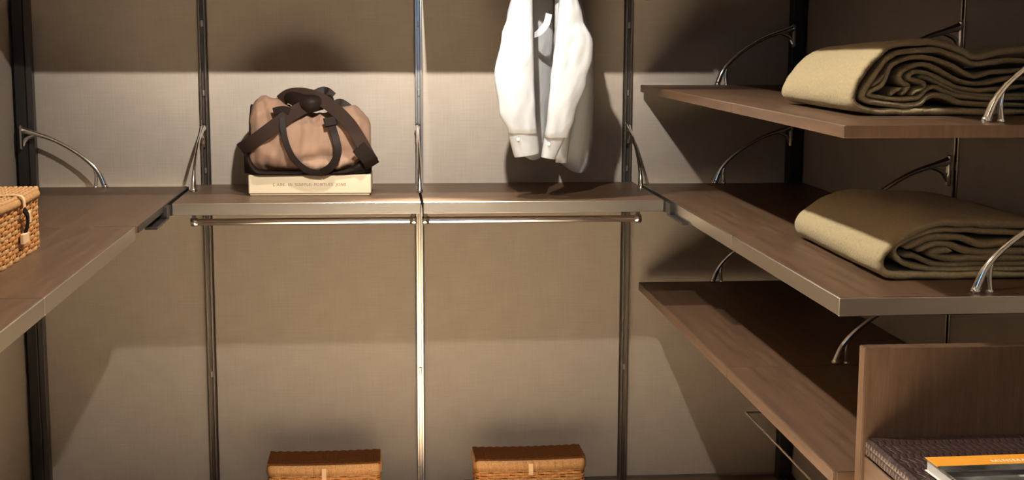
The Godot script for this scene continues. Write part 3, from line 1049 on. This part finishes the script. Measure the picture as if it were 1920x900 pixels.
func blankets() -> void:
	blanket("plump cream fleece blanket folded in loose swirls on the top right shelf", Vector3(1.15, 1.383, 1.50), [
		[[Vector2(1.385, 1.524), Vector2(1.282, 1.516), Vector2(1.232, 1.506), Vector2(1.190, 1.524), Vector2(1.144, 1.535), Vector2(1.098, 1.536), Vector2(1.067, 1.533), Vector2(1.042, 1.523), Vector2(1.012, 1.497), Vector2(0.987, 1.461), Vector2(0.973, 1.430), Vector2(0.974, 1.410), Vector2(0.992, 1.398), Vector2(1.026, 1.393), Vector2(1.083, 1.391), Vector2(1.151, 1.393), Vector2(1.232, 1.391), Vector2(1.390, 1.391)], 0.014, 0.0],
		[[Vector2(1.385, 1.498), Vector2(1.306, 1.498), Vector2(1.238, 1.492), Vector2(1.203, 1.505), Vector2(1.156, 1.519), Vector2(1.111, 1.519), Vector2(1.068, 1.513), Vector2(1.043, 1.498), Vector2(1.020, 1.468), Vector2(1.000, 1.436), Vector2(0.998, 1.421), Vector2(1.014, 1.413), Vector2(1.059, 1.407), Vector2(1.114, 1.406), Vector2(1.134, 1.420), Vector2(1.154, 1.427), Vector2(1.184, 1.420), Vector2(1.231, 1.407), Vector2(1.385, 1.405)], 0.011, 0.004],
		[[Vector2(1.385, 1.480), Vector2(1.285, 1.475), Vector2(1.239, 1.466), Vector2(1.212, 1.474), Vector2(1.177, 1.492), Vector2(1.134, 1.504), Vector2(1.095, 1.504), Vector2(1.066, 1.492), Vector2(1.050, 1.476), Vector2(1.044, 1.459), Vector2(1.034, 1.445), Vector2(1.010, 1.432), Vector2(1.018, 1.424), Vector2(1.058, 1.419), Vector2(1.104, 1.418), Vector2(1.120, 1.424), Vector2(1.137, 1.438), Vector2(1.153, 1.441), Vector2(1.177, 1.433), Vector2(1.235, 1.420), Vector2(1.385, 1.418)], 0.0095, 0.007],
		[[Vector2(1.385, 1.462), Vector2(1.309, 1.461), Vector2(1.263, 1.451), Vector2(1.217, 1.453), Vector2(1.182, 1.467), Vector2(1.147, 1.485), Vector2(1.114, 1.489), Vector2(1.088, 1.481), Vector2(1.077, 1.465), Vector2(1.083, 1.452), Vector2(1.097, 1.445), Vector2(1.090, 1.435), Vector2(1.079, 1.427)], 0.0095, 0.010],
		[[Vector2(1.385, 1.448), Vector2(1.287, 1.438), Vector2(1.229, 1.438), Vector2(1.186, 1.448), Vector2(1.161, 1.461), Vector2(1.138, 1.472), Vector2(1.112, 1.475), Vector2(1.096, 1.469), Vector2(1.096, 1.461), Vector2(1.109, 1.456), Vector2(1.127, 1.451), Vector2(1.126, 1.441), Vector2(1.110, 1.434), Vector2(1.101, 1.425)], 0.009, 0.006],
		[[Vector2(1.042, 1.470), Vector2(1.031, 1.456), Vector2(1.012, 1.443)], 0.009, 0.012],
		[[Vector2(1.080, 1.442), Vector2(1.066, 1.435), Vector2(1.055, 1.426)], 0.009, 0.008],
		[[Vector2(1.385, 1.430), Vector2(1.290, 1.424), Vector2(1.220, 1.430), Vector2(1.160, 1.452), Vector2(1.130, 1.464), Vector2(1.115, 1.462)], 0.010, 0.014],
	], 1.335, 1.845, 0.0, 0.26)
	blanket("flat cream fleece blanket folded in tight layers on the middle right shelf", Vector3(1.18, SHELF_H, 1.55), [
		[[Vector2(1.385, 1.160), Vector2(1.240, 1.167), Vector2(1.184, 1.169), Vector2(1.122, 1.168), Vector2(1.070, 1.148), Vector2(1.037, 1.127), Vector2(1.016, 1.106), Vector2(1.010, 1.089), Vector2(1.017, 1.072), Vector2(1.036, 1.062), Vector2(1.088, 1.061), Vector2(1.179, 1.061), Vector2(1.390, 1.061)], 0.016, 0.0],
		[[Vector2(1.385, 1.143), Vector2(1.219, 1.153), Vector2(1.162, 1.155), Vector2(1.112, 1.153), Vector2(1.077, 1.139), Vector2(1.050, 1.126), Vector2(1.042, 1.117), Vector2(1.045, 1.103), Vector2(1.059, 1.090), Vector2(1.092, 1.078), Vector2(1.133, 1.072), Vector2(1.201, 1.073), Vector2(1.385, 1.072)], 0.012, 0.005],
		[[Vector2(1.385, 1.127), Vector2(1.277, 1.126), Vector2(1.221, 1.124), Vector2(1.193, 1.134), Vector2(1.156, 1.141), Vector2(1.113, 1.139), Vector2(1.089, 1.130), Vector2(1.062, 1.118)], 0.014, 0.003],
		[[Vector2(1.385, 1.110), Vector2(1.279, 1.108), Vector2(1.222, 1.107), Vector2(1.187, 1.113), Vector2(1.160, 1.124), Vector2(1.130, 1.126), Vector2(1.103, 1.118), Vector2(1.087, 1.112)], 0.014, 0.008],
		[[Vector2(1.385, 1.093), Vector2(1.222, 1.095), Vector2(1.177, 1.094), Vector2(1.143, 1.096), Vector2(1.120, 1.106), Vector2(1.142, 1.112), Vector2(1.162, 1.111)], 0.013, 0.005],
		[[Vector2(1.385, 1.083), Vector2(1.223, 1.083), Vector2(1.166, 1.081), Vector2(1.132, 1.082), Vector2(1.109, 1.090), Vector2(1.086, 1.101), Vector2(1.058, 1.101)], 0.012, 0.009],
	], 1.335, 1.946, 0.01, 0.05)


# ==================================================================== baskets
func outline(w: float, d: float, r: float, n: int) -> PackedVector3Array:
	# n points spread evenly along a rounded rectangle
	var raw := PackedVector3Array()
	for c: Vector3 in [Vector3(1, 1, 0), Vector3(-1, 1, 1), Vector3(-1, -1, 2), Vector3(1, -1, 3)]:
		for k in 7:
			var a: float = (c.z + k / 6.0) * PI / 2
			raw.append(Vector3(c.x * (w / 2 - r) + cos(a) * r, 0, c.y * (d / 2 - r) + sin(a) * r))
	var total := 0.0
	for i in raw.size():
		total += raw[i].distance_to(raw[(i + 1) % raw.size()])
	var out := PackedVector3Array()
	var i := 0
	var gone := 0.0
	for k in n:
		var want := total * k / n
		while gone + raw[i].distance_to(raw[(i + 1) % raw.size()]) < want:
			gone += raw[i].distance_to(raw[(i + 1) % raw.size()])
			i += 1
		var l := raw[i].distance_to(raw[(i + 1) % raw.size()])
		out.append(raw[i].lerp(raw[(i + 1) % raw.size()], clampf((want - gone) / maxf(l, 1e-6), 0.0, 1.0)))
	return out


func make_basket(label: String, group: String, w: float, d: float, h: float, lid_h: float, lid_top: Material, over_lid: bool) -> Node3D:
	# woven hamper, front looking along +z: stakes, woven rows, lid with ribbed rim, strap and toggle
	var t := thing("wicker_basket", label, "basket", Vector3.ZERO, 0.0, group)
	var body_h := h - lid_h
	put("lining", boxed(Vector3(-w / 2 + 0.007, 0.002, -d / 2 + 0.007), Vector3(w / 2 - 0.007, body_h, d / 2 - 0.007), 0.012), M.wicker, t)
	var stakes := 40
	var around := outline(w - 0.006, d - 0.006, 0.022, stakes)
	var st := nb()
	for p in around:
		tube(st, PackedVector3Array([p + Vector3(0, 0.001, 0), p + Vector3(0, body_h, 0)]), [0.0026], 5)
	put("stake_frame", st, M.wicker, t)
	var rows := int(round(body_h / 0.0098))
	var rh := body_h / rows
	var fine := outline(w - 0.006, d - 0.006, 0.022, stakes * 4)
	for r in rows:
		var ring := PackedVector3Array()
		for k in fine.size():
			var p := fine[k]
			var q := fine[(k + 1) % fine.size()]
			var out := (q - p).cross(Vector3.UP).normalized()
			if out.dot(p) < 0:
				out = -out
			var phase := PI * k / 4.0 + PI * r
			ring.append(p + out * 0.0022 * sin(phase) + Vector3(0, rh * (r + 0.5) + 0.0008 * sin(k * 0.37 + r * 2.1), 0))
		st = nb()
		tube(st, ring, [rh * 0.54], 8, 0.45, true)
		put("weave_row", st, M.wicker if (r * 7) % 3 != 0 else M.wicker_pale, t)
	# lid
	var lid_out := outline(w + 0.006, d + 0.006, 0.024, 320)
	var rings := []
	var prof := [Vector2(0.0, -0.004), Vector2(0.0, 0.0), Vector2(lid_h * 0.5, 0.0012), Vector2(lid_h - 0.004, 0.0), Vector2(lid_h, -0.003)]
	for q: Vector2 in prof:
		var ring := PackedVector3Array()
		for k in lid_out.size():
			var p := lid_out[k]
			var flat := Vector3(p.x, 0, p.z)
			var out := flat.normalized()
			var rib := 0.0011 * cos(TAU * k / 4.0 * 0.5)
			var sag := 0.003 * (1.0 - pow(absf(p.x) / (w / 2), 2.0))
			ring.append(flat + out * (q.y + rib) + Vector3(0, body_h + q.x - sag, 0))
		rings.append(ring)
	st = nb()
	loft(st, rings)
	var lid := put("lid", st, M.wicker_pale, t)
	# woven lid top: strips running across, each one a piece
	var strips := int(round(d / 0.012))
	for k in strips:
		var z := lerpf(-d / 2 + 0.002, d / 2 - 0.002, (k + 0.5) / strips)
		var pts := PackedVector3Array()
		for i in 57:
			var x := lerpf(-w / 2 + 0.001, w / 2 - 0.001, i / 56.0)
			var sag := 0.003 * (1.0 - pow(x / (w / 2), 2.0))
			pts.append(Vector3(x, h + 0.0005 - sag + 0.0012 * sin(PI * (i * 0.5 + k)), z))
		st = nb()
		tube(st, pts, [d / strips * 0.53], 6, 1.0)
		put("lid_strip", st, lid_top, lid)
	# strap over the lid and toggle
	st = nb()
	var run := [Vector3(0.0, h + 0.004, d / 2 - 0.045), Vector3(0.0, h + 0.005, d / 2 - 0.004), Vector3(0.0, h - 0.004, d / 2 + 0.008), Vector3(0.0, body_h - 0.012, d / 2 + 0.009)]
	if not over_lid:
		run = [Vector3(0.0, h - 0.012, d / 2 + 0.0055), Vector3(0.0, body_h + 0.008, d / 2 + 0.008), Vector3(0.0, body_h - 0.016, d / 2 + 0.009)]
	strap(st, smooth3(run, 5), func(_i: int, p: Vector3) -> Vector3: return Vector3(0, 1, 0.15) if p.z < d / 2 - 0.01 else Vector3(0, 0.25, 1), 0.015, 0.003)
	put("strap", st, M.hide, t)
	return t


func baskets() -> void:
	var g := "wicker baskets on the floor"
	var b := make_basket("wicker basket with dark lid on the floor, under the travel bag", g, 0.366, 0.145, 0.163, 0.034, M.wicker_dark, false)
	b.position = Vector3(-0.203, 0.0, 0.190)
	var c := b.duplicate()
	c.name = numbered("wicker_basket")
	add_child(c)
	c.position = Vector3(0.472, 0.0, 0.190)
	c.rotation.y = 0.012
	c.set_meta("label", "wicker basket with dark lid on the floor, under the white shirts")
	var l := make_basket("orange-brown wicker basket with leather strap on the left shelf", "", 0.365, 0.21, 0.137, 0.017, M.wicker_pale, true)
	l.position = Vector3(-0.905, SHELF_H, 1.535)
	l.rotation.y = PI / 2
	# hanging strap loop and tag on its front
	var st := nb()
	strap(st, smooth3([Vector3(-0.012, 0.112, 0.116), Vector3(-0.004, 0.098, 0.121), Vector3(0.000, 0.080, 0.120), Vector3(-0.006, 0.058, 0.115)], 5), func(_i: int, _p: Vector3) -> Vector3: return Vector3(0, 0, 1), 0.017, 0.004)
	put("strap_loop", st, M.leather, l)
	put("tag", boxed(Vector3(-0.034, 0.036, 0.110), Vector3(0.014, 0.060, 0.119), 0.002), M.hide, l)
	put("toggle", boxed(Vector3(0.006, 0.076, 0.113), Vector3(0.030, 0.106, 0.122), 0.004), M.hide, l)


# ==================================================================== book
func book() -> void:
	var t := thing("picture_book", "picture book with orange title band lying on the leather top", "book", Vector3(1.104, 0.7960, 2.535), 0.03)
	var w := 0.162
	var d := 0.145
	put("back_cover", boxed(Vector3(-w, 0, -d), Vector3(w, 0.002, d), 0.0006), M.pages, t)
	put("page_block", boxed(Vector3(-w + 0.003, 0.002, -d + 0.003), Vector3(w - 0.001, 0.022, d - 0.003), 0.0006), M.pages, t)
	put("spine", boxed(Vector3(w - 0.001, 0, -d), Vector3(w + 0.002, 0.0242, d), 0.0006), M.orange, t)
	put("cover_band", boxed(Vector3(-w, 0.022, -d), Vector3(w, 0.0242, -d + 0.052), 0.0006), M.orange, t)
	var st := nb()
	var lo := Vector3(-w, 0.0242, -d + 0.052)
	var hi := Vector3(w, 0.0242, d)
	var c := [lo, Vector3(hi.x, lo.y, lo.z), hi, Vector3(lo.x, lo.y, hi.z)]
	var uv := [Vector2(0, 0), Vector2(1, 0), Vector2(1, 1), Vector2(0, 1)]
	for k: int in [0, 1, 2, 0, 2, 3]:
		st.set_smooth_group(-1)
		st.set_uv(uv[k])
		st.add_vertex(c[k])
	for e: Array in [[0, 1], [1, 2], [2, 3], [3, 0]]:
		var a: Vector3 = c[e[0]]
		var b: Vector3 = c[e[1]]
		var dn := Vector3(0, -0.0022, 0)
		for q: Array in [[b, e[1]], [a, e[0]], [a + dn, e[0]], [b, e[1]], [a + dn, e[0]], [b + dn, e[1]]]:
			st.set_smooth_group(-1)
			st.set_uv(uv[q[1]])
			st.add_vertex(q[0])
	put("cover_picture", st, cover_print(), t)
	var tm := TextMesh.new()
	tm.text = "MINIMA. VI"
	var f := SystemFont.new()
	f.font_names = PackedStringArray(["Droid Sans"])
	tm.font = f
	tm.font_size = 16
	tm.pixel_size = 0.0011
	tm.depth = 0.0003
	tm.material = M.white_print
	var o := MeshInstance3D.new()
	o.name = "title"
	o.mesh = tm
	o.rotation.x = -PI / 2
	o.position = Vector3(-0.012, 0.0244, -d + 0.034)
	t.add_child(o, true)
